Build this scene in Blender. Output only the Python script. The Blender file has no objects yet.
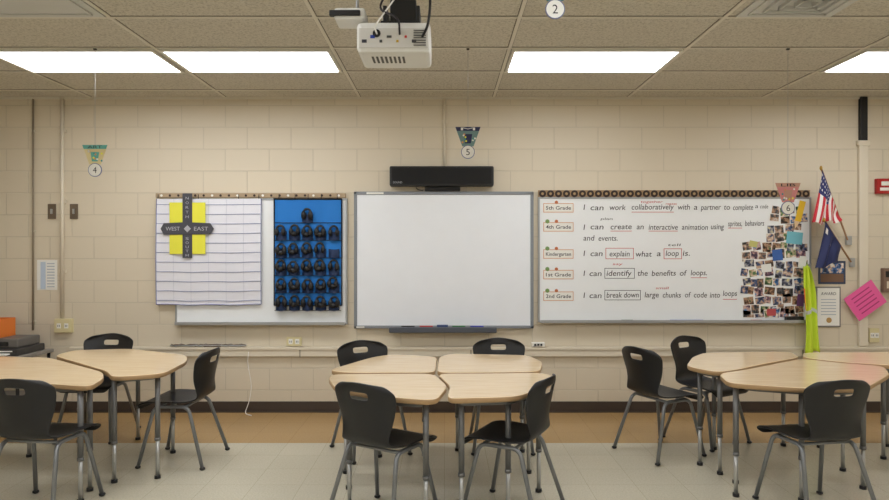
import bpy, bmesh, math, random
from mathutils import Vector, Matrix
random.seed(7)
scene = bpy.context.scene
COL = scene.collection
# ------------------------------------------------------------------ room constants (metres)
YW = 6.12      # whiteboard wall
CEIL = 2.92
XL, XR, YB = -4.9, 4.9, -3.6
EYE = 1.503
S = 107.8      # survey scale on the whiteboard wall
def wx(u): return (u-444.5)/S
def wz(v): return EYE+(250-v)/S
def at(u, v, off):
    d=YW-off
    return ((u-444.5)*d/660, d, EYE+(250-v)*d/660)
def on_plane(u, v, z):
    d = (EYE-z)*660/(v-250)
    return ((u-444.5)*d/660, d)

# ------------------------------------------------------------------ materials
def lin(c):
    r=[]
    for x in c:
        x=x/255.0
        r.append(x/12.92 if x<=0.04045 else ((x+0.055)/1.055)**2.4)
    return (r[0],r[1],r[2],1)
MATS={}
def mat(name, rgb, rough=0.6, metal=0.0, noise=0.0, nscale=8.0, bump=0.0, bscale=200, spec=0.5):
    if name in MATS: return MATS[name]
    m=bpy.data.materials.new(name); m.use_nodes=True
    nt=m.node_tree; b=nt.nodes['Principled BSDF']
    c=lin(rgb)
    b.inputs['Base Color'].default_value=c
    b.inputs['Roughness'].default_value=rough
    b.inputs['Metallic'].default_value=metal
    b.inputs['Specular IOR Level'].default_value=spec
    tc=nt.nodes.new('ShaderNodeTexCoord')
    n=nt.nodes.new('ShaderNodeTexNoise'); n.inputs['Scale'].default_value=nscale; n.inputs['Detail'].default_value=4
    nt.links.new(tc.outputs['Object'],n.inputs['Vector'])
    mr=nt.nodes.new('ShaderNodeMapRange'); mr.inputs['To Min'].default_value=1-max(noise,0.02); mr.inputs['To Max'].default_value=1+max(noise,0.02)
    nt.links.new(n.outputs['Fac'],mr.inputs['Value'])
    mx=nt.nodes.new('ShaderNodeVectorMath'); mx.operation='SCALE'
    mx.inputs[0].default_value=c[:3]; nt.links.new(mr.outputs[0],mx.inputs['Scale'])
    nt.links.new(mx.outputs[0],b.inputs['Base Color'])
    if bump>0:
        n2=nt.nodes.new('ShaderNodeTexNoise'); n2.inputs['Scale'].default_value=bscale; n2.inputs['Detail'].default_value=3
        nt.links.new(tc.outputs['Object'],n2.inputs['Vector'])
        bp=nt.nodes.new('ShaderNodeBump'); bp.inputs['Strength'].default_value=bump; bp.inputs['Distance'].default_value=0.003
        nt.links.new(n2.outputs['Fac'],bp.inputs['Height']); nt.links.new(bp.outputs[0],b.inputs['Normal'])
    MATS[name]=m
    return m

def block_wall_mat(name, horiz='X', rgb=(218,206,184)):
    m=bpy.data.materials.new(name); m.use_nodes=True; nt=m.node_tree; b=nt.nodes['Principled BSDF']
    tc=nt.nodes.new('ShaderNodeTexCoord'); sp=nt.nodes.new('ShaderNodeSeparateXYZ'); cb=nt.nodes.new('ShaderNodeCombineXYZ')
    nt.links.new(tc.outputs['Object'],sp.inputs[0]); nt.links.new(sp.outputs[horiz],cb.inputs['X']); nt.links.new(sp.outputs['Z'],cb.inputs['Y'])
    br=nt.nodes.new('ShaderNodeTexBrick'); br.offset=0.5; br.squash=1.0
    br.inputs['Scale'].default_value=1.0; br.inputs['Brick Width'].default_value=0.4064; br.inputs['Row Height'].default_value=0.2032
    br.inputs['Mortar Size'].default_value=0.005; br.inputs['Mortar Smooth'].default_value=0.6; br.inputs['Bias'].default_value=0
    c=lin(rgb); 
    br.inputs['Color1'].default_value=c; br.inputs['Color2'].default_value=tuple(x*0.98 for x in c[:3])+(1,)
    br.inputs['Mortar'].default_value=tuple(x*0.86 for x in c[:3])+(1,)
    nt.links.new(cb.outputs[0],br.inputs['Vector'])
    n=nt.nodes.new('ShaderNodeTexNoise'); n.inputs['Scale'].default_value=60; n.inputs['Detail'].default_value=5
    nt.links.new(tc.outputs['Object'],n.inputs['Vector'])
    nt.links.new(br.outputs['Color'],b.inputs['Base Color'])
    inv=nt.nodes.new('ShaderNodeMath'); inv.operation='MULTIPLY_ADD'; inv.inputs[1].default_value=-1.0; inv.inputs[2].default_value=1.0
    nt.links.new(br.outputs['Fac'],inv.inputs[0])
    ad=nt.nodes.new('ShaderNodeMath'); ad.operation='MULTIPLY_ADD'; ad.inputs[1].default_value=0.15
    nt.links.new(n.outputs['Fac'],ad.inputs[0]); nt.links.new(inv.outputs[0],ad.inputs[2])
    bp=nt.nodes.new('ShaderNodeBump'); bp.inputs['Strength'].default_value=0.5; bp.inputs['Distance'].default_value=0.004
    nt.links.new(ad.outputs[0],bp.inputs['Height']); nt.links.new(bp.outputs[0],b.inputs['Normal'])
    b.inputs['Roughness'].default_value=0.5
    return m

def floor_mat():
    m=bpy.data.materials.new('vinyl_tile_floor'); m.use_nodes=True; nt=m.node_tree; b=nt.nodes['Principled BSDF']
    tc=nt.nodes.new('ShaderNodeTexCoord'); sp=nt.nodes.new('ShaderNodeSeparateXYZ'); nt.links.new(tc.outputs['Object'],sp.inputs[0])
    gt=nt.nodes.new('ShaderNodeMath'); gt.operation='GREATER_THAN'; gt.inputs[1].default_value=5.14
    nt.links.new(sp.outputs['Y'],gt.inputs[0])
    mix=nt.nodes.new('ShaderNodeMix'); mix.data_type='RGBA'
    mix.inputs['A'].default_value=lin((208,201,180)); mix.inputs['B'].default_value=lin((184,150,102))
    nt.links.new(gt.outputs[0],mix.inputs['Factor'])
    n=nt.nodes.new('ShaderNodeTexNoise'); n.inputs['Scale'].default_value=90; n.inputs['Detail'].default_value=6; n.inputs['Roughness'].default_value=0.75
    nt.links.new(tc.outputs['Object'],n.inputs['Vector'])
    mr=nt.nodes.new('ShaderNodeMapRange'); mr.inputs['From Min'].default_value=0.3; mr.inputs['From Max'].default_value=0.7
    mr.inputs['To Min'].default_value=0.80; mr.inputs['To Max'].default_value=1.10
    nt.links.new(n.outputs['Fac'],mr.inputs['Value'])
    sh=nt.nodes.new('ShaderNodeVectorMath'); sh.operation='ADD'; sh.inputs[1].default_value=(0,0.045,0)
    nt.links.new(tc.outputs['Object'],sh.inputs[0])
    br=nt.nodes.new('ShaderNodeTexBrick'); br.offset=0.0; br.inputs['Scale'].default_value=1; br.inputs['Brick Width'].default_value=0.305; br.inputs['Row Height'].default_value=0.305
    br.inputs['Mortar Size'].default_value=0.0015; br.inputs['Color1'].default_value=(1,1,1,1); br.inputs['Color2'].default_value=(0.95,0.95,0.95,1); br.inputs['Mortar'].default_value=(0.72,0.7,0.66,1)
    nt.links.new(sh.outputs[0],br.inputs['Vector'])
    m1=nt.nodes.new('ShaderNodeVectorMath'); m1.operation='MULTIPLY'
    nt.links.new(mix.outputs['Result'],m1.inputs[0]); nt.links.new(br.outputs['Color'],m1.inputs[1])
    m2=nt.nodes.new('ShaderNodeVectorMath'); m2.operation='SCALE'
    nt.links.new(m1.outputs[0],m2.inputs[0]); nt.links.new(mr.outputs[0],m2.inputs['Scale'])
    nt.links.new(m2.outputs[0],b.inputs['Base Color'])
    b.inputs['Roughness'].default_value=0.26
    return m

def ceil_mat():
    m=bpy.data.materials.new('acoustic_tile'); m.use_nodes=True; nt=m.node_tree; b=nt.nodes['Principled BSDF']
    tc=nt.nodes.new('ShaderNodeTexCoord')
    n=nt.nodes.new('ShaderNodeTexNoise'); n.inputs['Scale'].default_value=60; n.inputs['Detail'].default_value=8; n.inputs['Roughness'].default_value=0.8
    nt.links.new(tc.outputs['Object'],n.inputs['Vector'])
    cr=nt.nodes.new('ShaderNodeValToRGB'); cr.color_ramp.elements[0].position=0.36; cr.color_ramp.elements[0].color=lin((156,149,134))
    cr.color_ramp.elements[1].position=0.52; cr.color_ramp.elements[1].color=lin((206,200,186))
    nt.links.new(n.outputs['Fac'],cr.inputs[0]); nt.links.new(cr.outputs[0],b.inputs['Base Color'])
    b.inputs['Roughness'].default_value=0.95
    bp=nt.nodes.new('ShaderNodeBump'); bp.inputs['Strength'].default_value=0.25; bp.inputs['Distance'].default_value=0.003
    nt.links.new(n.outputs['Fac'],bp.inputs['Height']); nt.links.new(bp.outputs[0],b.inputs['Normal'])
    return m

def snapshot_mat(i):
    """blotchy multi-colour photo print"""
    m=bpy.data.materials.new('snapshot_%d'%i); m.use_nodes=True; nt=m.node_tree; b=nt.nodes['Principled BSDF']
    tc=nt.nodes.new('ShaderNodeTexCoord'); n=nt.nodes.new('ShaderNodeTexNoise'); n.inputs['Scale'].default_value=28; n.inputs['Detail'].default_value=3
    mp=nt.nodes.new('ShaderNodeMapping'); mp.inputs['Location'].default_value=(i*3.1,i*1.7,i)
    nt.links.new(tc.outputs['Object'],mp.inputs[0]); nt.links.new(mp.outputs[0],n.inputs['Vector'])
    cr=nt.nodes.new('ShaderNodeValToRGB'); e=cr.color_ramp.elements
    pal=[[(24,30,48),(70,90,130),(196,160,130),(230,225,215)],[(30,26,24),(110,80,60),(190,150,120),(60,90,60)],[(20,40,80),(50,110,170),(220,190,160),(240,240,235)],
         [(25,25,28),(80,80,84),(170,130,100),(210,200,190)],[(30,50,35),(90,130,80),(210,180,150),(240,235,220)],[(40,30,50),(110,80,100),(220,180,160),(90,140,190)],[(20,22,30),(60,66,90),(150,150,160),(235,220,160)]][i%7]
    e[0].position=0.35; e[0].color=lin(pal[0]); e[1].position=0.68; e[1].color=lin(pal[3])
    a=e.new(0.45); a.color=lin(pal[1]); a=e.new(0.56); a.color=lin(pal[2])
    nt.links.new(n.outputs['Fac'],cr.inputs[0]); nt.links.new(cr.outputs[0],b.inputs['Base Color']); b.inputs['Roughness'].default_value=0.35
    return m

# ------------------------------------------------------------------ mesh builder
def fillet(pts, r, n=6, closed=True):
    out=[]; N=len(pts)
    for i,p in enumerate(pts):
        p=Vector(p)
        if not closed and i in (0,N-1): out.append(p); continue
        a=Vector(pts[(i-1)%N]); c=Vector(pts[(i+1)%N])
        ra=min(r,(a-p).length*0.45); rc=min(r,(c-p).length*0.45)
        s=p+(a-p).normalized()*ra; e=p+(c-p).normalized()*rc
        for k in range(n+1):
            t=k/n; out.append(s*(1-t)**2+p*2*t*(1-t)+e*t*t)
    return out

class B:
    def __init__(self,name):
        self.name=name; self.bm=bmesh.new(); self.mats=[]
    def mi(self,m):
        if m not in self.mats: self.mats.append(m)
        return self.mats.index(m)
    def face(self,vs,i,smooth=False):
        try:
            f=self.bm.faces.new(vs); f.material_index=i; f.smooth=smooth; return f
        except ValueError: return None
    def box(self,x0,x1,y0,y1,z0,z1,m,bev=0.0,rot=None):
        i=self.mi(m)
        r=bmesh.ops.create_cube(self.bm,size=1.0)
        c=Vector(((x0+x1)/2,(y0+y1)/2,(z0+z1)/2)); s=Vector((abs(x1-x0),abs(y1-y0),abs(z1-z0)))
        for v in r['verts']:
            p=Vector((v.co.x*s.x,v.co.y*s.y,v.co.z*s.z))
            if rot: p=rot@p
            v.co=p+c
        fs=set(f for v in r['verts'] for f in v.link_faces)
        for f in fs: f.material_index=i
        if bev>0:
            es=list(set(e for v in r['verts'] for e in v.link_edges))
            rr=bmesh.ops.bevel(self.bm,geom=es,offset=bev,segments=2,affect='EDGES',profile=0.5,clamp_overlap=True)
            for f in rr['faces']: f.material_index=i
    def wb(self,u0,u1,v0,v1,off,th,m,bev=0.0,ang=0.0):
        """flat thing on the whiteboard wall"""
        rot=Matrix.Rotation(ang,4,'Y').to_3x3() if ang else None
        self.box(wx(u0),wx(u1),YW-off-th,YW-off-.0005,wz(v1),wz(v0),m,bev,rot)
    def prism(self,pts,y0,y1,m):
        i=self.mi(m)
        a=[self.bm.verts.new((p[0],y0,p[1])) for p in pts]; b=[self.bm.verts.new((p[0],y1,p[1])) for p in pts]
        self.face(a,i); self.face(b[::-1],i)
        for k in range(len(pts)): 
            j=(k+1)%len(pts); self.face([a[k],b[k],b[j],a[j]],i)
    def slab(self,pts,z0,z1,m_top,m_side,bev=0.006):
        it=self.mi(m_top); js=self.mi(m_side)
        cx=sum(p[0] for p in pts)/len(pts); cy=sum(p[1] for p in pts)/len(pts)
        def ring(z,ins):
            o=[]
            for p in pts:
                d=Vector((p[0]-cx,p[1]-cy)); L=d.length; d=d*((L-ins)/L); o.append(self.bm.verts.new((cx+d.x,cy+d.y,z)))
            return o
        R=[ring(z0,bev),ring(z0+bev,0),ring(z1-bev,0),ring(z1-bev*0.3,bev*0.3),ring(z1,bev)]
        for q in range(4):
            for k in range(len(pts)):
                j=(k+1)%len(pts); self.face([R[q][k],R[q][j],R[q+1][j],R[q+1][k]],js if q<3 else it,True)
        self.face(R[-1],it); self.face(R[0][::-1],js)
    def tube(self,pts,r,m,seg=8,r2=None,cap=True):
        i=self.mi(m); pts=[Vector(p) for p in pts]; N=len(pts)
        rings=[]; up=None
        for k,p in enumerate(pts):
            t=(pts[min(k+1,N-1)]-pts[max(k-1,0)]).normalized()
            if up is None:
                up=Vector((0,0,1)) if abs(t.z)<0.9 else Vector((1,0,0))
            up=(up-t*up.dot(t)).normalized(); s=t.cross(up)
            rr=r if r2 is None else r+(r2-r)*k/(N-1)
            rings.append([self.bm.verts.new(p+(up*math.cos(a)+s*math.sin(a))*rr) for a in [2*math.pi*q/seg for q in range(seg)]])
        for k in range(N-1):
            for q in range(seg):
                w=(q+1)%seg; self.face([rings[k][q],rings[k][w],rings[k+1][w],rings[k+1][q]],i,True)
        if cap:
            self.face(rings[0],i); self.face(rings[-1][::-1],i)
    def ball(self,c,sx,sy,sz,m,seg=12):
        i=self.mi(m)
        r=bmesh.ops.create_uvsphere(self.bm,u_segments=seg,v_segments=max(6,seg//2),radius=1.0)
        for v in r['verts']: v.co=Vector((c[0]+v.co.x*sx,c[1]+v.co.y*sy,c[2]+v.co.z*sz))
        for f in set(f for v in r['verts'] for f in v.link_faces): f.material_index=i; f.smooth=True
    def discY(self,x,z,r,y0,y1,m,seg=24):
        self.prism([(x+r*math.cos(2*math.pi*k/seg),z+r*math.sin(2*math.pi*k/seg)) for k in range(seg)],y0,y1,m)
    def text(self,s,x0,x1,z0,h,y,m,slant=0.0,thin=0.0,tilt=0.0):
        i=self.mi(m)
        cu=bpy.data.curves.new('tmp','FONT'); cu.body=s; cu.size=1.0; cu.offset=thin; cu.resolution_u=3; cu.shear=slant
        ob=bpy.data.objects.new('tmp',cu); COL.objects.link(ob)
        bpy.context.view_layer.update()
        dg=bpy.context.evaluated_depsgraph_get()
        me=bpy.data.meshes.new_from_object(ob.evaluated_get(dg))
        bpy.data.objects.remove(ob); bpy.data.curves.remove(cu)
        if len(me.vertices)==0: return
        xs=[v.co.x for v in me.vertices]; mn,mxx=min(xs),max(xs)
        sx=(x1-x0)/max(mxx-mn,1e-6); sz=h/0.7
        vs=[self.bm.verts.new((x0+(v.co.x-mn)*sx, y, z0+v.co.y*sz+tilt*(v.co.x-mn)*sx)) for v in me.vertices]
        for p in me.polygons: self.face([vs[q] for q in p.vertices],i)
        bpy.data.meshes.remove(me)
    def wtext(self,s,u0,u1,v,hpx,off,m,**k):
        self.text(s,wx(u0),wx(u1),wz(v),hpx/S,YW-off,m,**k)
    def grid(self,fn,nu,nv,mfn,smooth=True):
        V=[[self.bm.verts.new(fn(a/nu,b/nv)) for b in range(nv+1)] for a in range(nu+1)]
        for a in range(nu):
            for b in range(nv):
                self.face([V[a][b],V[a+1][b],V[a+1][b+1],V[a][b+1]],self.mi(mfn((a+.5)/nu,(b+.5)/nv)),smooth)
    def mesh(self,recalc=True):
        if recalc: bmesh.ops.recalc_face_normals(self.bm,faces=self.bm.faces)
        me=bpy.data.meshes.new(self.name); self.bm.to_mesh(me); self.bm.free()
        for m in self.mats: me.materials.append(m)
        return me
    def done(self,recalc=True):
        ob=bpy.data.objects.new(self.name,self.mesh(recalc)); COL.objects.link(ob); return ob

# common materials
M_white=mat('whiteboard_enamel',(240,242,243),0.28)
M_alu=mat('aluminium_trim',(176,178,180),0.35,0.6)
M_black=mat('black_plastic',(20,20,22),0.45)
M_paper=mat('white_paper',(238,236,230),0.8)
M_cream=mat('cream_painted_metal',(222,212,192),0.5)
M_ink=mat('black_marker_ink',(40,36,42),0.6)
M_red=mat('red_marker_ink',(196,50,50),0.6)
M_wood=mat('oak_dowel',(150,110,70),0.5)

# ------------------------------------------------------------------ room shell
b=B('floor'); b.box(XL-.1,XR+.1,YB-.1,YW+.1,-0.1,0,floor_mat()); b.done()
b=B('ceiling'); b.box(XL-.1,XR+.1,YB-.1,YW+.1,CEIL,CEIL+.1,ceil_mat()); b.done()
b=B('wall_front'); b.box(XL-.1,XR+.1,YW,YW+.1,0,CEIL,block_wall_mat('painted_block_x','X')); b.done()
b=B('wall_back'); b.box(XL-.1,XR+.1,YB-.1,YB,0,CEIL,block_wall_mat('painted_block_x2','X')); b.done()
mwy=block_wall_mat('painted_block_y','Y')
b=B('wall_left'); b.box(XL-.1,XL,YB,YW,0,CEIL,mwy); b.done()
b=B('wall_right'); b.box(XR,XR+.1,YB,YW,0,CEIL,mwy); b.done()
mb=mat('vinyl_cove_base',(66,56,50),0.45)
b=B('baseboard_front')
b.box(XL,XR,YW-.010,YW,0,.10,mb,.002); b.box(XL,XR,YW-.02,YW-.005,0,.012,mb); b.done()
b=B('baseboard_left'); b.box(XL,XL+.01,YB,YW-.02,0,.10,mb); b.done()
b=B('baseboard_right'); b.box(XR-.01,XR,YB,YW-.02,0,.10,mb); b.done()
b=B('baseboard_back'); b.box(XL+.01,XR-.01,YB,YB+.01,0,.10,mb); b.done()

# ceiling suspension grid (tee bars, their shadow lines painted as dark strips each side)
PX,X0,PY,Y0=1.243,-2.03,0.61,5.23
mg=mat('ceiling_tbar_paint',(216,210,196),0.6); mgr=mat('tbar_painted_shadow_line',(96,88,76),0.9)
b=B('trim_ceiling_grid')
y=Y0+PY
while y>YB:
    b.box(XL,XR,y-.017,y+.017,CEIL-.002,CEIL,mgr); b.box(XL,XR,y-.012,y+.012,CEIL-.007,CEIL-.001,mg); y-=PY
x=X0-3*PX
while x<XR:
    if x>XL: b.box(x-.016,x+.016,YB,YW,CEIL-.0022,CEIL-.0005,mgr); b.box(x-.012,x+.012,YB,YW,CEIL-.0075,CEIL-.0015,mg)
    x+=PX
b.box(XL,XR,YW-.022,YW,CEIL-.02,CEIL,mg)
b.done()

# fluorescent troffers
def lens_mat():
    m=bpy.data.materials.new('prismatic_light_lens'); m.use_nodes=True; nt=m.node_tree; p=nt.nodes['Principled BSDF']
    p.inputs['Base Color'].default_value=(.9,.9,.9,1); p.inputs['Roughness'].default_value=.4
    p.inputs['Emission Color'].default_value=lin((248,251,255)); p.inputs['Emission Strength'].default_value=9.4
    return m
ML=lens_mat(); MLF=mat('light_housing_paint',(225,222,212),0.5)
for row in range(4):
    yc=Y0-PY/2-row*4*PY
    for k in (-1,0,2,4):
        xa=X0+k*PX; 
        b=B('fluorescent_ceiling_light')
        x0,x1,y0,y1=xa+.02,xa+PX-.02,yc-PY/2+.02,yc+PY/2-.02
        z0,z1=CEIL-.02,CEIL-.0005
        w=.022
        b.box(x0,x1,y0,y0+w,z0,z1,MLF); b.box(x0,x1,y1-w,y1,z0,z1,MLF)
        b.box(x0,x0+w,y0+w,y1-w,z0,z1,MLF); b.box(x1-w,x1,y0+w,y1-w,z0,z1,MLF)
        b.box(x0+w,x1-w,y0+w,y1-w,z0+.006,z1,ML)
        b.done()
# vents
mv=mat('vent_grey_enamel',(200,200,196),0.5)
def vent(x0,x1,y0,y1,rings):
    b=B('ceiling_air_vent')
    b.box(x0,x1,y0,y1,CEIL-.010,CEIL-.0005,mv)
    for r in range(rings):
        i=.05+r*.06
        for (a0,a1,c0,c1) in ((x0+i,x1-i,y0+i,y0+i+.012),(x0+i,x1-i,y1-i-.012,y1-i),(x0+i,x0+i+.012,y0+i,y1-i),(x1-i-.012,x1-i,y0+i,y1-i)):
            if a1>a0 and c1>c0:
                b.box(a0,a1,c0,c1,CEIL-.02-.006*r,CEIL-.008,mv)
    b.done()
vent(X0-PX+.02,X0-.02,Y0-3*PY+.02,Y0-2*PY-.02,1)
vent(1.76,2.33,Y0-3*PY+.02,Y0-2*PY-.02,4)

# ------------------------------------------------------------------ wall raceways and conduits
b=B('trim_raceway')
b.wb(72,930,349,356,0,.035,M_cream,.004); b.wb(72,930,346.5,349.2,0,.045,M_cream,.003)
for u in (130,300,470,640,800): b.wb(u,u+1.5,348,356.5,0,.038,mat('raceway_joint',(170,160,140),.5))
b.done()
b=B('pilaster_edge_line')
b.tube([(wx(63.5),YW-.018,CEIL-.02),(wx(63.5),YW-.018,wz(318))],.017,M_cream,12)
for v in (130,200,270): b.wb(60,67,v,v+3,0,.02,M_cream)
b.done()
b=B('pilaster_edge_line')  # thin pipe added as a stand-in for the dark pilaster edge
b.tube([(wx(34),YW-.012,CEIL-.02),(wx(34),YW-.012,wz(330))],.009,mat('pilaster_edge_taupe',(150,136,116),.6),10)
for v in (130,230,320): b.wb(32,36,v,v+2,0,.014,M_cream)
b.done()
b=B('cable_raceway_drop')
b.tube([(wx(444.5),YW-.014,CEIL-.02),(wx(444.5),YW-.014,wz(166.5))],.012,M_cream,10)
b.wb(441.5,447.5,120,123,0,.016,M_cream); b.done()
b=B('pilaster_edge_line')
b.wb(858,865,97.5,142,0,.04,M_black,.004); b.wb(857,866,142,346,0,.035,M_cream,.006)
b.wb(855.5,867.5,141,146,0,.042,M_cream,.004); b.done()
# outlets and plates
def plate(name,u0,u1,v0,v1,th,m,kind):
    b=B(name); b.wb(u0,u1,v0,v1,0,th,m,.003)
    cu=(u0+u1)/2; cv=(v0+v1)/2
    if kind=='outlet':
        for du in (-(u1-u0)*.22,(u1-u0)*.22):
            b.wb(cu+du-2,cu+du+2,cv-2.5,cv+2.5,th,.003,M_paper)
            b.wb(cu+du-1,cu+du-.5,cv-1,cv+1,th+.003,.001,M_black); b.wb(cu+du+.5,cu+du+1,cv-1,cv+1,th+.003,.001,M_black)
    if kind=='switch':
        b.wb(cu-1,cu+1,cv-2.5,cv+2.5,th,.008,M_alu)
    if kind=='jack':
        for du in (-3,0,3): b.wb(cu+du-1,cu+du+1,cv-1,cv+1,th,.004,M_black)
    return b.done()
M_ivory=mat('ivory_plate',(218,206,160),0.5); M_brown=mat('bronze_plate',(110,96,80),.4,.2)
plate('electrical_outlet',57,74,318.5,332,.045,M_ivory,'outlet')
plate('electrical_outlet',287,302,337,345.5,.02,M_ivory,'outlet')
plate('electrical_outlet',868,878,328,342,.02,M_ivory,'outlet')
plate('data_jack_plate',531,544,342,346,.05,M_paper,'jack')
plate('light_switch',48.5,56.5,204,219,.012,M_brown,'switch')
plate('light_switch',70.5,78.5,204,219,.012,M_brown,'switch')
b=B('fire_alarm'); mr_=mat('alarm_red',(170,28,26),.4)
b.wb(874,892,179,194,0,.04,mr_,.005); b.wb(878,888,182,186,.04,.012,M_paper,.003); b.wb(877,889,188,191,.04,.002,M_paper); b.done()
b=B('thermostat'); b.wb(880,892,268,292,0,.05,mat('thermostat_beige',(130,104,88),.5),.006); b.wb(882,890,271,277,.05,.003,M_black); b.wb(883,889,281,288,.05,.004,M_cream); b.done()
b=B('posted_notice'); b.wb(37.5,57.5,260,290,0,.004,M_paper); 
mgl=mat('grey_print',(178,184,194),.8)
for k in range(9): b.wb(47.5,55,263+k*2.9,264.0+k*2.9,.004,.0010,mgl)
b.wb(41,46,262,289,.004,.0012,mat('pale_blue_print',(190,204,222),.8)); b.done()

# ------------------------------------------------------------------ whiteboards
def board(name,u0,u1,v0,v1,tray=True):
    b=B(name); b.wb(u0,u1,v0,v1,0,.018,M_white)
    f=1.8
    for (a,c,d,e) in ((u0-f,u1+f,v0-f,v0),(u0-f,u1+f,v1,v1+f),(u0-f,u0,v0,v1),(u1,u1+f,v0,v1)): b.wb(a,c,d,e,0,.026,M_alu,.003)
    if tray:
        b.wb(u0,u1,v1+.5,v1+2.4,.0,.075,M_alu,.003); b.wb(u0,u1,v1-.8,v1+2,.07,.006,M_alu)
    return b
b=board('whiteboard',178,346,200.5,322)
b.done()
b=board('whiteboard',539.5,808,199,320)
mk=[((620,'G'),(40,90,60)),((668,'B'),(40,90,190)),((679,'B'),(30,120,200)),((690,'B'),(30,90,200)),((748,'R'),(190,50,40))]
for (u,n),c in mk:
    z=wz(320.5); b.tube([(wx(u),YW-.05,z+.006),(wx(u+11),YW-.05,z+.006)],.0065,mat('marker_'+n+str(u),c,.4),8)
b.wb(783,800,316,320,.02,.05,M_black,.004)
b.done()
# decorative border strips
mbr=mat('border_tan',(158,128,94),.7); mdk=mat('border_dark_brown',(52,36,28),.7)
b=B('bulletin_border_strip')
b.wb(538,808,190.5,197,0,.03,mbr)
n=34
for k in range(n):
    u=542+k*(262/(n-1)); 
    b.discY(wx(u),wz(194),.033,YW-.0325,YW-.030,mdk,14); b.discY(wx(u),wz(194),.013,YW-.0335,YW-.0325,mat('border_cream',(170,140,104),.7),10)
b.done()
b=B('map_rail'); 
b.wb(157,346,193.5,198,.0,.03,mat('cork_rail',(174,152,124),.8),.003)
for k in range(22): b.discY(wx(163+k*8.4),wz(195.8),.011,YW-.034,YW-.03,mdk if k%3 else M_paper,10)
b.done()
# text on the right whiteboard
b=B('learning_goals_writing')
off=.0192
def seg(line,v,h=5.4):
    for (s,a,c,m) in line:
        b.wtext(s,a,c,v+random.uniform(-.3,.5),h,off,m,slant=0.12,thin=.002,tilt=random.uniform(-.01,.02))
K=M_ink
seg([('I',583,584.6,K),('can',590,603,K),('work',609,625,K),('collaboratively',631,673,K),('with',677,689,K),('a',693,696.5,K),('partner',700,720,K),('to',723,729,K),('complete',732,752,K)],210)
seg([('a',754,757,K),('code',759,767,K)],208,4)
seg([('I',583,584.6,K),('can',590,603,K),('create',610,631,K),('an',636,643,K),('interactive',648,677,K),('animation',681,707,K),('using',710,723,K)],229.5)
seg([('sprites,',727,741,K),('behaviors',744,763,K)],226)
seg([('and',583,594,K),('events.',598,617,K)],240.5)
seg([('I',583,584.6,K),('can',590,602,K),('explain',609,629,K),('what',635,651,K),('a',656,660,K),('loop',665,678,K),('is.',682,689,K)],256)
seg([('I',583,584.6,K),('can',589,601,K),('identify',606,631,K),('the',637,647,K),('benefits',651,675,K),('of',679,686,K),('loops.',690,706,K)],275.5)
seg([('I',583,584.6,K),('can',589,601,K),('break down',606,638,K),('large',644,658,K),('chunks',662,680,K),('of',684,690,K),('code',693,706,K),('into',709,719,K)],297.5)
seg([('loops',722,736,K)],296)
def ring(u0,u1,v0,v1,m):
    w=.5
    for (a,c,d,e) in ((u0,u1,v0,v0+w),(u0,u1,v1-w,v1),(u0,u0+w,v0,v1),(u1-w,u1,v0,v1)): b.wb(a,c,d,e,.018,.0014,m)
ring(605,633,248,259,M_red); ring(663,681,248.5,259,M_red); ring(604,634,268,278.5,M_ink); ring(604,640,290,300,M_ink)
for (a,c,v) in ((631,673,201.6),(610,631,220.5),(648,677,220.5),(727,741,217.5),(690,706,267),(722,736,288.5)): 
    b.wb(a,c,v+10.4,v+10.9,.018,.0014,M_red)
for (s,a,c,v) in (('tell',667,680,246),('together',640,662,203),('repeat',665,676,205),('plan',600,612,220),('say',612,622,265),('small',655,668,289)):
    b.wtext(s,a,c,v,2.3,off,M_red if v%2 else M_ink,slant=.1)
b.done()
# grade labels
mo=mat('label_orange',(214,150,100),.7)
for s,v in (('5th Grade',208),('4th Grade',227),('Kindergarten',254),('1st Grade',274.5),('2nd Grade',296)):
    b=B('grade_label'); b.wb(543,573,v-4.6,v+4.6,.0185,.002,mo); b.wb(543.6,572.4,v-4.0,v+4.0,.0205,.001,M_paper)
    b.wtext(s,545.5,570.5,v+1.8,3.6,.0220,M_ink,thin=.008); 
    if s!='5th Grade': b.discY(wx(547),wz(v-5.5),.02,YW-.0225,YW-.0185,mat('label_green',(120,150,90),.7),8)
    b.discY(wx(556),wz(v-5.5),.016,YW-.0225,YW-.0185,mat('label_brown',(190,110,70),.7),8)
    b.done()

# ------------------------------------------------------------------ interactive board
b=B('interactive_whiteboard'); mfr=mat('smart_frame_grey',(134,138,144),.4)
b.wb(354.5,533,192,328,0,.03,mfr,.008)
b.wb(357.5,530,195,325.2,.03,.004,mat('projection_surface',(238,241,246),.40),.001)
for (a,c,d,e) in ((354.5,357.6,192,328),(529.9,533,192,328),(354.5,533,192,195.1),(354.5,533,325.1,328)): b.wb(a,c,d,e,.02,.022,mfr,.004)
b.wb(367,384,192.7,194.5,.042,.001,M_paper); b.wb(357,365,325.8,327.3,.042,.001,M_paper)
b.done()
b=B('pen_tray'); mt=mat('tray_grey',(84,88,96),.4)
b.wb(390,496,325.8,331.5,.043,.07,mt,.008); b.wb(392,494,328.6,331.2,0,.045,mt)
for u,c in ((402,(30,30,30)),(420,(190,40,40)),(452,(40,120,60)),(470,(40,60,180))):
    b.tube([(wx(u),YW-.085,wz(325.2)),(wx(u+13),YW-.085,wz(325.2))],.0065,mat('pen_%d'%u,c,.4),8)
b.wb(437,448,323.9,325.9,.06,.04,mat('eraser_blue',(60,80,120),.8),.004)
b.done()
b=B('soundbar_speaker')
b.wb(390.5,493,167.5,187,.0,.11,M_black,.012); b.wb(393,490.5,169.5,185,.11,.004,mat('speaker_grille',(14,14,15),.8,bump=.6,bscale=900),.002)
b.wtext('SOUND',394,403,184.5,1.9,.1145,M_alu)
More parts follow.
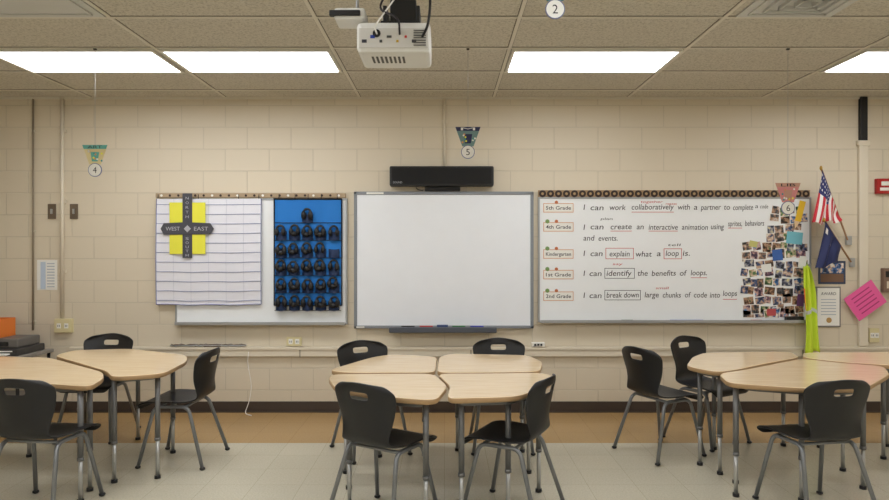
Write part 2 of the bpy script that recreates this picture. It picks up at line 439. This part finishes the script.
b.wb(425,460,187,191.5,.0,.05,M_black,.004)
b.done()
b=B('audio_cable')
b.tube(fillet([(wx(416),YW-.012,wz(187.6)),(wx(418),YW-.012,wz(190)),(wx(423),YW-.012,wz(190.8))],.03,4,False),.004,M_black,6)
b.done()

# ------------------------------------------------------------------ pocket chart with compass
b=B('pocket_chart')
mpc=mat('pocket_chart_vinyl',(232,232,240),.35); mln=mat('pocket_chart_seam',(130,136,180),.6); mfold=mat('vinyl_fold',(204,206,220),.4)
def pc(u,v):
    U=158.5+104*u; V=199+105*v
    return (wx(U),YW-.036-.006*abs(math.sin(u*9+v*2))-.010*math.sin(v*math.pi)+.003*math.sin(u*31),wz(V)-.004*math.sin(u*math.pi*1.0)+ .003*math.sin(u*15)*v)
b.grid(pc,36,26,lambda u,v:mpc)
for k in range(11):
    v=(k+.6)/11
    i=[pc(t/30,v) for t in range(31)]
    b.tube([(p[0],p[1]-.003,p[2]) for p in i],.0026,mln,5)
for k in range(1,6):
    u=k/6
    b.tube([(pc(u,t/20)[0],pc(u,t/20)[1]-.002,pc(u,t/20)[2]) for t in range(21)],.0014,mfold,5)
for side in (0,1): b.tube([(pc(side,t/20)[0],pc(side,t/20)[1]-.002,pc(side,t/20)[2]) for t in range(21)],.0035,mln,5)
b.tube([(pc(t/30,1)[0],pc(t/30,1)[1]-.002,pc(t/30,1)[2]) for t in range(31)],.004,mln,5)
for u in (160,200,240,260): b.tube([(wx(u),YW-.040,wz(199)),(wx(u),YW-.036,wz(194.8))],.003,M_black,6)
b.done(False)
b=B('compass_rose_chart')
my=mat('yellow_card',(232,228,70),.7); mgy=mat('charcoal_card',(70,70,78),.7)
b.wb(172.5,208,203,254,.062,.003,my)
b.wb(185.5,195,194,258,.065,.003,mgy)
pts=[(164,229),(167,223.5),(188,222.5),(192,222.5),(213,223.5),(216.5,229),(213,234.5),(167,235)]
b.prism([(wx(p[0]),wz(p[1])) for p in pts],YW-.071,YW-.067,mgy)
mlt=mat('pale_grey_lettering',(176,176,184),.7)
b.wtext('WEST',169,183,230.8,3.8,.0712,mlt); b.wtext('EAST',197,211,230.8,3.8,.0712,mlt)
for k,c in enumerate('NORTH'): b.wtext(c,188.6,191.6,200+k*4.6,2.6,.0683,mlt)
for k,c in enumerate('SOUTH'): b.wtext(c,188.6,191.6,240+k*4.1,2.6,.0683,mlt)
b.wb(188,193,226.5,231.5,.071,.003,mlt,.001,ang=.78)
b.done()
# blue organiser with headphones
b=B('headphone_pocket_organizer')
mbl=mat('organizer_blue',(12,116,200),.6); mnet=mat('blue_black_mesh_pocket',(16,40,78),.7); mhp=mat('headphone_black',(18,18,21),.45)
def oc(u,v): 
    U=275+68*u; V=199+106*v
    return (wx(U),YW-.036-.006*abs(math.sin(u*12+v*3)),wz(V))
b.grid(oc,24,24,lambda u,v:mbl)
for (u,v0) in ((275.5,199),(342.5,199)): b.tube([(wx(u),YW-.044,wz(v0)),(wx(u),YW-.044,wz(305))],.006,M_black,6)
for v in (199.5,305): b.tube([(wx(275.5),YW-.044,wz(v)),(wx(342.5),YW-.044,wz(v))],.006,M_black,6)
for u in (280,296,309,322,338): b.tube([(wx(u),YW-.04,wz(199)),(wx(u),YW-.036,wz(194.5))],.003,M_black,6)
for r in range(6):
    vb=213.5+r*17.4
    b.tube([(wx(276),YW-.046,wz(vb+9.5)),(wx(342),YW-.046,wz(vb+9.5))],.003,M_black,5)
    for c in range(5):
        uc=282.5+c*13.1
        if (r,c) in ((0,0),(0,1),(0,3),(0,4)):
            continue
        def pf(a,d,vb=vb,uc=uc): 
            X=wx(uc-5.4+10.8*a); return (X,YW-.046-.03*math.sin(a*math.pi)*(.4+.6*math.sin(min(d*1.6,1.57))),wz(vb+.5+8.5*d+.8*math.sin(a*math.pi)))
        b.grid(pf,8,4,lambda a,d:mnet)
        if (r,c)==(2,4): continue
        x=wx(uc+random.uniform(-.8,.8)); z=wz(vb+random.uniform(-1,1))
        arc=[(x+.036*math.cos(a),YW-.070,z+.045*math.sin(a)) for a in [math.pi*q/8 for q in range(9)]]
        b.tube(arc,.0105,mhp,6)
        k=random.uniform(.95,1.2)
        b.ball((x-.031,YW-.078,z-.014),.021*k,.022,.036*k,mhp,8); b.ball((x+.031,YW-.078,z-.014),.021*k,.022,.036*k,mhp,8)
        if random.random()<.8: b.ball((x+random.uniform(-.01,.01),YW-.080,z-.035),.030,.02,.024,mhp,8)
b.done(False)

# ------------------------------------------------------------------ photo collage and right-hand papers
SN=[snapshot_mat(i) for i in range(7)]
b=B('photo_collage')
cells=[]
for v in range(210,320,9):
    u0=769 if v<226 else (766 if v<240 else (741 if v<314 else 743))
    u=u0+random.uniform(-1.5,2.5)
    while u<801:
        w=random.uniform(6,10.5); cells.append((u+w/2,v+random.uniform(-1.8,1.8),w,random.uniform(6.5,9.5))); u+=w+random.uniform(-.5,2.2)
random.shuffle(cells)
for k,(u,v,w,h) in enumerate(cells):
    a=random.uniform(-.18,.18) ; o=.0185+.0012*(k%4)
    if u>806-w/2: u=806-w/2
    v=min(v,317-h/2)
    m=SN[random.randrange(7)]
    if random.random()<.45: b.wb(u-w/2-.7,u+w/2+.7,v-h/2-.7,v+h/2+.7,o,.0006,M_paper,ang=a)
    b.wb(u-w/2,u+w/2,v-h/2,v+h/2,o+.0004,.0008,m,ang=a)
for (u,v,w,h,c,a) in ((793,238,16,12,(120,190,205),.1),(776,255,10,11,(60,100,170),-.1),(799,300,7,12,(110,70,120),.1),(770,312,9,7,(190,80,80),0),(752,244,8,6,(200,196,120),.2),(801,262,7,12,(235,235,225),.1),(765,268,10,8,(240,240,235),-.1)):
    b.wb(u-w/2,u+w/2,v-h/2,v+h/2,.024,.001,mat('card_%d_%d'%(u,v),c,.7),ang=a)
b.done()
b=B('pencil_cutout'); 
b.wb(795.5,801.5,201,222,.027,.003,mat('pencil_yellow',(240,196,50),.6),ang=.25)
b.prism([(wx(792.5),wz(220.5)),(wx(798.3),wz(222)),(wx(793),wz(229))],YW-.0301,YW-.0272,mat('pencil_wood',(230,200,160),.7)); b.done()
b=B('safety_vest')
ml=mat('lime_fabric',(206,228,60),.8); mlo=mat('vest_orange_trim',(230,130,50),.8); mls=mat('reflective_tape',(210,214,210),.4)
def vest(u,v):
    w=5+8.5*min(v*1.6,1)+2*math.sin(v*7); c=806+7*v**.7
    U=c+w*(u-.5)*1.1
    o=.09+.02*v
    p=at(U,266+87*v+2*math.sin(u*7),o)
    return (p[0],YW-o-.018*math.sin(u*14+v*3),p[2])
b.grid(vest,16,24,lambda u,v: mls if .5<v<.55 else (mlo if (u<.16 and .25<v<.5) else ml))
q=at(806,265.5,.09)
b.tube([(wx(808.5),YW-.030,wz(264.5)),(q[0],YW-.10,q[2]+.003)],.006,M_alu,6)
ob=b.done(False)
sm=ob.modifiers.new('thick','SOLIDIFY'); sm.thickness=.003
b=B('certificate_frame'); mfg=mat('silver_frame',(130,126,120),.5)
b.wb(815,840,286.5,327,0,.012,mfg,.003); b.wb(816.5,838.5,288,325.5,.012,.001,M_paper)
b.wtext('AWARD',820,835,295,3,.0135,M_ink)
for k in range(6): b.wb(820,835,299+k*3,299.8+k*3,.013,.0006,mgl)
b.discY(wx(828),wz(320),.025,YW-.0145,YW-.013,mat('seal_gold',(190,150,90),.5),16); b.done()
b=B('landscape_poster'); b.wb(818,845,261,284,0,.006,mat('poster_navy',(58,70,96),.5)); b.wb(820,843,263,273,.006,.001,SN[2]); b.wb(820,843,274,282,.006,.001,mat('poster_brown',(120,90,70),.6)); b.done()
b=B('pink_flyer'); mp=mat('hot_pink_paper',(240,100,165),.7)
RP=Matrix.Rotation(-.62,4,'Y').to_3x3()
b.box(wx(862)-.155,wx(862)+.155,YW-.046,YW-.043,wz(300)-.125,wz(300)+.125,mp,0,RP)
for k in range(5):
    q=RP@Vector((0,0,.08-.04*k))
    b.box(wx(862)+q.x-.10,wx(862)+q.x+.10,YW-.0475,YW-.046,wz(300)+q.z-.005,wz(300)+q.z+.005,mat('pink_print',(190,60,120),.7),0,RP)
b.wb(859,865,297,303,.036,.007,M_paper)
b.done()

# ------------------------------------------------------------------ flags (poles lean out from wall brackets, cloth hangs in folds)
def flag(name,tip,base,t0,t1,bl,br,cfun,folds,yf):
    b=B(name); tip=Vector(tip); base=Vector(base)
    b.tube([base,tip],.008,M_wood,8); b.ball(tip,.013,.013,.022,mat('flag_finial_gold',(190,150,70),.35,.6),8)
    bl=Vector(bl); br=Vector(br)
    def f(u,v):
        p=tip.lerp(base,t0+(t1-t0)*u)+Vector((0,-.009,0))
        e=bl.lerp(br,u)
        q=p.lerp(e,v)
        bulge=math.sin(v*math.pi)
        q.x+=.014*bulge*math.sin(u*5+1)
        q.y+=yf*math.sin(u*folds+v*2.2)*min(1,v*2.5)
        q.z+=.016*math.sin(u*folds*.8+1)*v
        return q
    b.grid(f,39,24,cfun)
    return b
ms=[mat('flag_red',(196,36,52),.7),mat('flag_white',(238,234,230),.7)]; mn=mat('flag_navy',(40,48,104),.7)
def usa(u,v):
    if u<7/13 and v<.42:
        a=int(u*39); c=int(v*24)
        return ms[1] if (a%3==1 and c%3==1) else mn
    return ms[int(u*13)%2]
b=flag('american_flag',at(821,168,.24),at(847.5,240,.025),.03,.62,at(813,224,.22),at(841,221,.14),usa,15,.022)
b.wb(844.5,850,236,245,0,.03,M_alu,.004)
b.done(False)
mnv=mat('state_flag_blue',(36,44,90),.7)
def sc(u,v): return ms[1] if (.42<u<.54 and .35<v<.55) or (.1<u<.2 and .1<v<.2) else mnv
b=flag('state_flag',at(824,220,.20),at(851,262,.025),.03,.60,at(816,270,.20),at(839,262,.12),sc,12,.02)
b.wb(848.5,853,258,267,.0,.03,M_alu,.003)
b.done(False)

# ------------------------------------------------------------------ cables on raceway, left items
b=B('cable_bundle'); mcb=mat('cable_brown',(104,88,74),.6)
for k in range(5):
    pts=[]
    for q in range(16):
        pts.append((wx(172+q*5),YW-.016-.006*k,wz(346.4)+.007+.009*abs(math.sin(q*1.3+k*2))*(1+k%2)))
    b.tube(pts,.005,mcb if k%2 else M_alu,6)
b.box(wx(205),wx(222),YW-.041,YW-.012,wz(346.2),wz(343.8),mcb,.004)
b.done()
b=B('power_cord')
b.tube(fillet([(wx(250),YW-.041,wz(351)),(wx(249),YW-.05,wz(362)),(wx(253),YW-.03,wz(385)),(wx(250),YW-.03,wz(402)),(wx(247),YW-.08,.006),(wx(256),YW-.15,.006)],.1,5,False),.0035,M_paper,6); b.done()
b=B('side_table'); xa,xb=-4.7,-3.58; ya,yb=5.55,6.05
mtop=mat('grey_laminate',(140,134,126),.5)
b.box(xa,xb,ya,yb,.57,.60,mtop,.004); b.box(xa+.03,xb-.03,ya+.03,yb-.03,.2,.22,mtop)
for x in (xa+.03,xb-.03):
    for y in (ya+.03,yb-.03): b.tube([(x,y,0),(x,y,.58)],.014,M_black,8)
b.done()
b=B('printer'); b.box(-4.15,-3.63,5.62,6.0,.60,.66,mat('printer_dark',(58,56,56),.5),.01); b.box(-4.12,-3.66,5.66,5.98,.66,.738,mat('printer_grey',(104,100,96),.5),.012)
b.box(-4.0,-3.7,5.56,5.63,.61,.622,M_paper,.002); b.box(-3.9,-3.74,5.652,5.662,.68,.715,M_black); b.box(-4.1,-3.68,5.61,5.625,.635,.643,M_paper); b.done()
b=B('orange_storage_bin'); mo2=mat('orange_bin_plastic',(232,126,50),.5)
z0=.738; xx0,xx1,yy0,yy1=-4.10,-3.86,5.72,5.94
b.box(xx0,xx1,yy0,yy1,z0,z0+.012,mo2)
for (a,c,d,e) in ((xx0,xx1,yy0,yy0+.01),(xx0,xx1,yy1-.01,yy1),(xx0,xx0+.01,yy0,yy1),(xx1-.01,xx1,yy0,yy1)): b.box(a,c,d,e,z0,z0+.16,mo2,.002)
b.box(xx0-.008,xx1+.008,yy0-.01,yy0,z0+.145,z0+.16,mo2); b.done()

# ------------------------------------------------------------------ projector and mount
def projector():
    b=B('ceiling_projector'); mw=mat('projector_white',(222,221,216),.45)
    x0,x1,y0,y1,z0,z1=-.393,-.063,2.95,3.22,2.385,2.525
    b.box(x0,x1,y0,y1,z0,z1,mw,.02)
    b.box(x0+.01,x1-.01,y0-.004,y0+.01,z0+.02,z1-.03,mat('projector_panel',(202,199,192),.5),.003)
    for k,(w,h,c) in enumerate(((.022,.014,(50,50,60)),(.02,.014,(30,60,160)),(.012,.012,(60,60,60)),(.022,.010,(70,70,70)),(.010,.010,(200,160,30)),(.010,.010,(190,40,40)),(.020,.014,(60,60,65)))):
        xx=x0+.035+k*.037; zz=z0+.05+.02*(k%2)
        b.box(xx-w/2,xx+w/2,y0-.007,y0,zz-h/2,zz+h/2,mat('port_%d'%k,c,.4))
    b.discY(x0+.09,z0+.085,.018,y0-.007,y0,M_black,14)
    for k in range(7): b.box(x1-.075,x1-.02,y0-.008,y0,z0+.03+k*.011,z0+.034+k*.011,mat('vent_slot',(90,88,84),.7))
    b.tube([(x0+.09,y1-.01,z0+.07),(x0+.09,y1+.035,z0+.07)],.04,M_black,18)
    for k in range(8): b.box(x0+.06+k*.02,x0+.07+k*.02,y0+.06,y0+.16,z0-.002,z0+.002,mat('vent_slot',(90,88,84),.7))
    b.box(-.29,-.11,2.99,3.18,z1,z1+.018,M_black,.004)
    for sx in (-.28,-.13): b.box(sx,sx+.018,3.0,3.17,z1,z1+.09,M_black,.003)
    b.box(-.25,-.13,3.03,3.14,z1+.018,z1+.13,M_black,.006)
    b.box(-.215,-.165,3.06,3.11,z1+.1,CEIL-.009,M_black,.004)
    b.box(-.27,-.11,3.0,3.17,CEIL-.022,CEIL-.008,M_black,.003)
    b.tube(fillet([(-.10,2.95,z0+.07),(-.07,2.88,z0+.10),(-.06,2.92,z1+.1),(-.13,3.05,CEIL-.01)],.06,5,False),.006,M_black,6)
    b.tube(fillet([(-.2,2.95,z0+.08),(-.2,2.89,z0+.14),(-.3,2.95,z1+.05),(-.25,3.05,z1+.2),(-.24,3.05,CEIL-.01)],.06,5,False),.005,M_ink,6)
    b.tube(fillet([(-.3,2.95,z0+.08),(-.31,2.90,z0+.10),(-.26,2.93,z1+.04),(-.17,3.04,z1+.22),(-.16,3.06,CEIL-.01)],.06,5,False),.004,M_paper,6)
    b.done()
    b=B('wireless_display_receiver')
    b.box(-.50,-.36,2.98,3.12,2.545,2.60,mw,.012); b.box(-.52,-.38,2.97,3.0,2.56,2.585,M_black,.004)
    b.box(-.41,-.398,3.055,3.067,2.59,CEIL-.008,M_alu,.002)
    b.done()
projector()

# ------------------------------------------------------------------ hanging table numbers
def hang(num,x,ztop,d,c1,c2,word):
    b=B('hanging_table_number_sign'); ma=mat('sign_'+num+'_a',c1,.7); mb2=mat('sign_'+num+'_b',c2,.7)
    h=.135
    b.prism([(x-.088,ztop),(x+.088,ztop),(x+.04,ztop-h),(x-.04,ztop-h)],d-.002,d+.002,ma)
    b.prism([(x-.088,ztop),(x+.088,ztop),(x+.078,ztop-.028),(x-.078,ztop-.028)],d-.004,d-.002,mb2)
    b.prism([(x-.03,ztop-.05),(x+.03,ztop-.05),(x+.02,ztop-.115),(x-.02,ztop-.115)],d-.004,d-.002,mb2)
    b.text(word,x-.05,x+.05,ztop-.024,.02,d-.0045,M_paper if sum(c2)<300 else M_ink)
    for q in range(9):
        b.discY(x+random.uniform(-.05,.05),ztop-random.uniform(.04,.12),.007,d-.0045,d-.004,[M_paper,mo,mat('sign_teal',(60,150,150),.7),my][q%4],8)
    zc=ztop-h-.040
    b.discY(x,zc,.048,d-.003,d+.002,mat('sign_ring',(110,116,150),.7),28); b.discY(x,zc,.043,d-.0045,d-.003,M_paper,28)
    b.text(num,x-.013,x+.013,zc-.022,.044,d-.005,M_ink)
    b.tube([(x,d,ztop-.004),(x,d,CEIL-.008)],.0014,M_alu,5)
    b.box(x-.010,x+.010,d-.007,d+.007,CEIL-.016,CEIL-.0075,M_black)
    b.done()
D=4.62
hang('4',-2.446,2.238,D,(216,200,150),(100,170,160),'ART')
hang('5',.164,2.364,D,(110,140,140),(44,48,86),'M')
hang('6',2.404,1.972,D,(214,140,140),(196,150,130),'LIB')
hang('2',.536,2.845,3.2,(90,130,140),(50,60,90),'CODE')

# ------------------------------------------------------------------ tables
def wood_top():
    m=bpy.data.materials.new('maple_laminate'); m.use_nodes=True; nt=m.node_tree; p=nt.nodes['Principled BSDF']
    tc=nt.nodes.new('ShaderNodeTexCoord'); mp_=nt.nodes.new('ShaderNodeMapping'); mp_.inputs['Scale'].default_value=(2,26,2)
    n=nt.nodes.new('ShaderNodeTexNoise'); n.inputs['Scale'].default_value=2.0; n.inputs['Detail'].default_value=5
    nt.links.new(tc.outputs['Object'],mp_.inputs[0]); nt.links.new(mp_.outputs[0],n.inputs['Vector'])
    cr=nt.nodes.new('ShaderNodeValToRGB'); cr.color_ramp.elements[0].position=.3; cr.color_ramp.elements[0].color=lin((222,194,154)); cr.color_ramp.elements[1].position=.7; cr.color_ramp.elements[1].color=lin((234,210,172))
    nt.links.new(n.outputs['Fac'],cr.inputs[0]); nt.links.new(cr.outputs[0],p.inputs['Base Color']); p.inputs['Roughness'].default_value=.16
    return m
MT=wood_top(); ME=mat('table_edge_band',(176,144,104),.5); MLG=mat('table_leg_grey',(116,116,116),.4,.4); MLC=mat('table_leg_chrome',(180,180,178),.3,.6)
TZ=.705
def table(pix,legs,r=.09):
    b=B('collaborative_student_table')
    pts=[Vector(on_plane(u,v,TZ)) for u,v in pix]
    A=sum(pts[i].x*pts[(i+1)%len(pts)].y-pts[(i+1)%len(pts)].x*pts[i].y for i in range(len(pts)))
    if A<0: pts=pts[::-1]
    o=fillet(pts,r,6,True)
    b.slab(o,TZ-.03,TZ,MT,ME)
    c=sum(pts,Vector((0,0)))/len(pts)
    ins=[c+(p-c)*.80 for p in o]
    b.slab(ins,TZ-.06,TZ-.0295,MLG,MLG,.002)
    for (u,v) in legs:
        p=Vector(on_plane(u,v,TZ)); d=(c-p); p=p+d.normalized()*.09
        b.tube([(p.x,p.y,TZ-.035),(p.x,p.y,.26)],.0165,MLG,12); b.tube([(p.x,p.y,.265),(p.x,p.y,.02)],.0125,MLC,12)
        b.tube([(p.x,p.y,.02),(p.x,p.y,0)],.02,M_black,12); b.tube([(p.x,p.y,.27),(p.x,p.y,.25)],.019,MLG,12)
    b.done()
table([(54,355.5),(74,350),(130,348.5),(187,355),(187,361),(163,373.5),(112,377),(107,371)],[(74,351),(140,349),(186,357),(163,373),(112,376)])
table([(50,357.5),(103,372),(104,378),(90,386.5),(10,381),(-60,377),(-70,362),(-20,356)],[(100,379),(88,386),(-50,376),(-20,357),(30,358)])
table([(372,357),(392,354),(437,356.5),(435,372.5),(345,372.5),(328,370)],[(376,358),(435,358),(334,370)])
table([(439,356.5),(452,353.5),(528,355),(543,362),(540,371.5),(480,372.5),(437,372.5)],[(450,355),(530,356),(540,370)])
table([(332,374),(434,373.5),(448,386),(436,400.5),(400,398),(335,388),(328,378)],[(334,386),(436,399),(340,375)])
table([(437,373.5),(480,373.5),(542,372.5),(557,377),(545,386),(518,396.5),(470,398),(447,398.5),(450,386)],[(452,397),(514,395),(550,377)])
table([(686,366),(692,357),(704,352.5),(790,351.5),(800,357),(762,364),(735,370),(716,372)],[(690,365),(706,354),(716,371),(790,353)])
table([(718,373.5),(740,370.5),(802,358.5),(840,363),(884,366),(890,374),(866,388),(800,388),(728,383)],[(725,382),(722,374),(800,386),(880,378),(850,366)])
table([(803,352.5),(893,352),(960,357),(950,366),(890,365),(842,362),(803,357.5)],[(806,354),(890,353),(945,364),(890,363)])

# ------------------------------------------------------------------ chairs
def chair_meshes():
    prof=[(.212,.400,.170),(.224,.418,.203),(.212,.436,.215),(.15,.442,.219),(.06,.438,.218),(-.04,.433,.208),(-.11,.434,.192),(-.155,.444,.176),(-.185,.470,.162),(-.200,.510,.160),(-.208,.560,.170),(-.216,.615,.188),(-.226,.667,.203),(-.233,.708,.210),(-.238,.728,.211),(-.243,.746,.208),(-.248,.770,.196),(-.252,.790,.170),(-.254,.802,.135)]
    bm=bmesh.new(); NC=14; rows=[]
    for (y,z,hw) in prof:
        row=[]
        back=max(0,min(1,(z-.46)/.12)); 
        for c in range(NC+1):
            u=-1+2*c/NC
            yy=y+.055*back*u*u; zz=z
            if back<=0: zz+= .014*abs(u)**3*(1 if y<.12 else max(0,1-(y-.12)/.1)) ; 
            if z>.76: zz-=.012*u*u
            row.append(bm.verts.new((hw*u,yy,zz)))
        rows.append(row)
    for r in range(len(rows)-1):
        for c in range(NC):
            if r in (13,14) and 5<=c<=8: continue
            f=bm.faces.new([rows[r][c],rows[r][c+1],rows[r+1][c+1],rows[r+1][c]]); f.smooth=True
    bmesh.ops.recalc_face_normals(bm,faces=bm.faces)
    me=bpy.data.meshes.new('chair_shell'); bm.to_mesh(me); bm.free(); me.materials.append(mat('chair_black_polymer',(22,22,24),.42,bump=.15,bscale=500))
    b=B('chair_frame'); mcf=mat('chair_tube_grey',(128,130,132),.35,.5)
    for s in (-1,1):
        b.tube(fillet([(s*.218,.215,.012),(s*.165,.125,.416),(s*.165,-.115,.416),(s*.225,-.24,.012)],.05,6,False),.0125,mcf,10)
        for y in (.215,-.24): 
            xx=.218 if y>0 else .225
            b.ball((s*xx,y,.012),.02,.02,.0118,M_black,10)
    for y in (.10,-.09): b.tube([(-.165,y,.416),(.165,y,.416)],.010,mcf,8)
    return me,b.mesh()
SH,FR=chair_meshes()
def chair(x,y,h):
    e=bpy.data.objects.new('classroom_chair',None); COL.objects.link(e); e.location=(x,y,0); e.rotation_euler=(0,0,-math.radians(h))
    s=bpy.data.objects.new('seat_shell',SH); COL.objects.link(s); s.parent=e
    m=s.modifiers.new('sol','SOLIDIFY'); m.thickness=.011; m.offset=-1
    m=s.modifiers.new('sub','SUBSURF'); m.levels=2; m.render_levels=2
    f=bpy.data.objects.new('leg_frame',FR); COL.objects.link(f); f.parent=e
for c in ((-2.33,3.84,6),(-2.80,5.32,180),(-1.88,4.74,-87),(-.335,3.70,32),(-.545,4.92,152),(.43,5.04,180),(.385,3.80,-62),(1.60,4.90,64),(2.07,5.20,150),(2.13,3.81,-10)):
    chair(*c)

# ------------------------------------------------------------------ world, camera
w=bpy.data.worlds.new('World'); scene.world=w; w.use_nodes=True
w.node_tree.nodes['Background'].inputs[0].default_value=(.5,.5,.5,1); w.node_tree.nodes['Background'].inputs[1].default_value=.1
cam=bpy.data.cameras.new('Camera'); co=bpy.data.objects.new('Camera',cam); COL.objects.link(co)
co.location=(0,0,EYE); co.rotation_euler=(math.radians(90),0,0); cam.sensor_width=36; cam.lens=660/889*36; cam.clip_start=.05
scene.camera=co
scene.view_settings.view_transform='Standard'
scene.view_settings.exposure=0.0
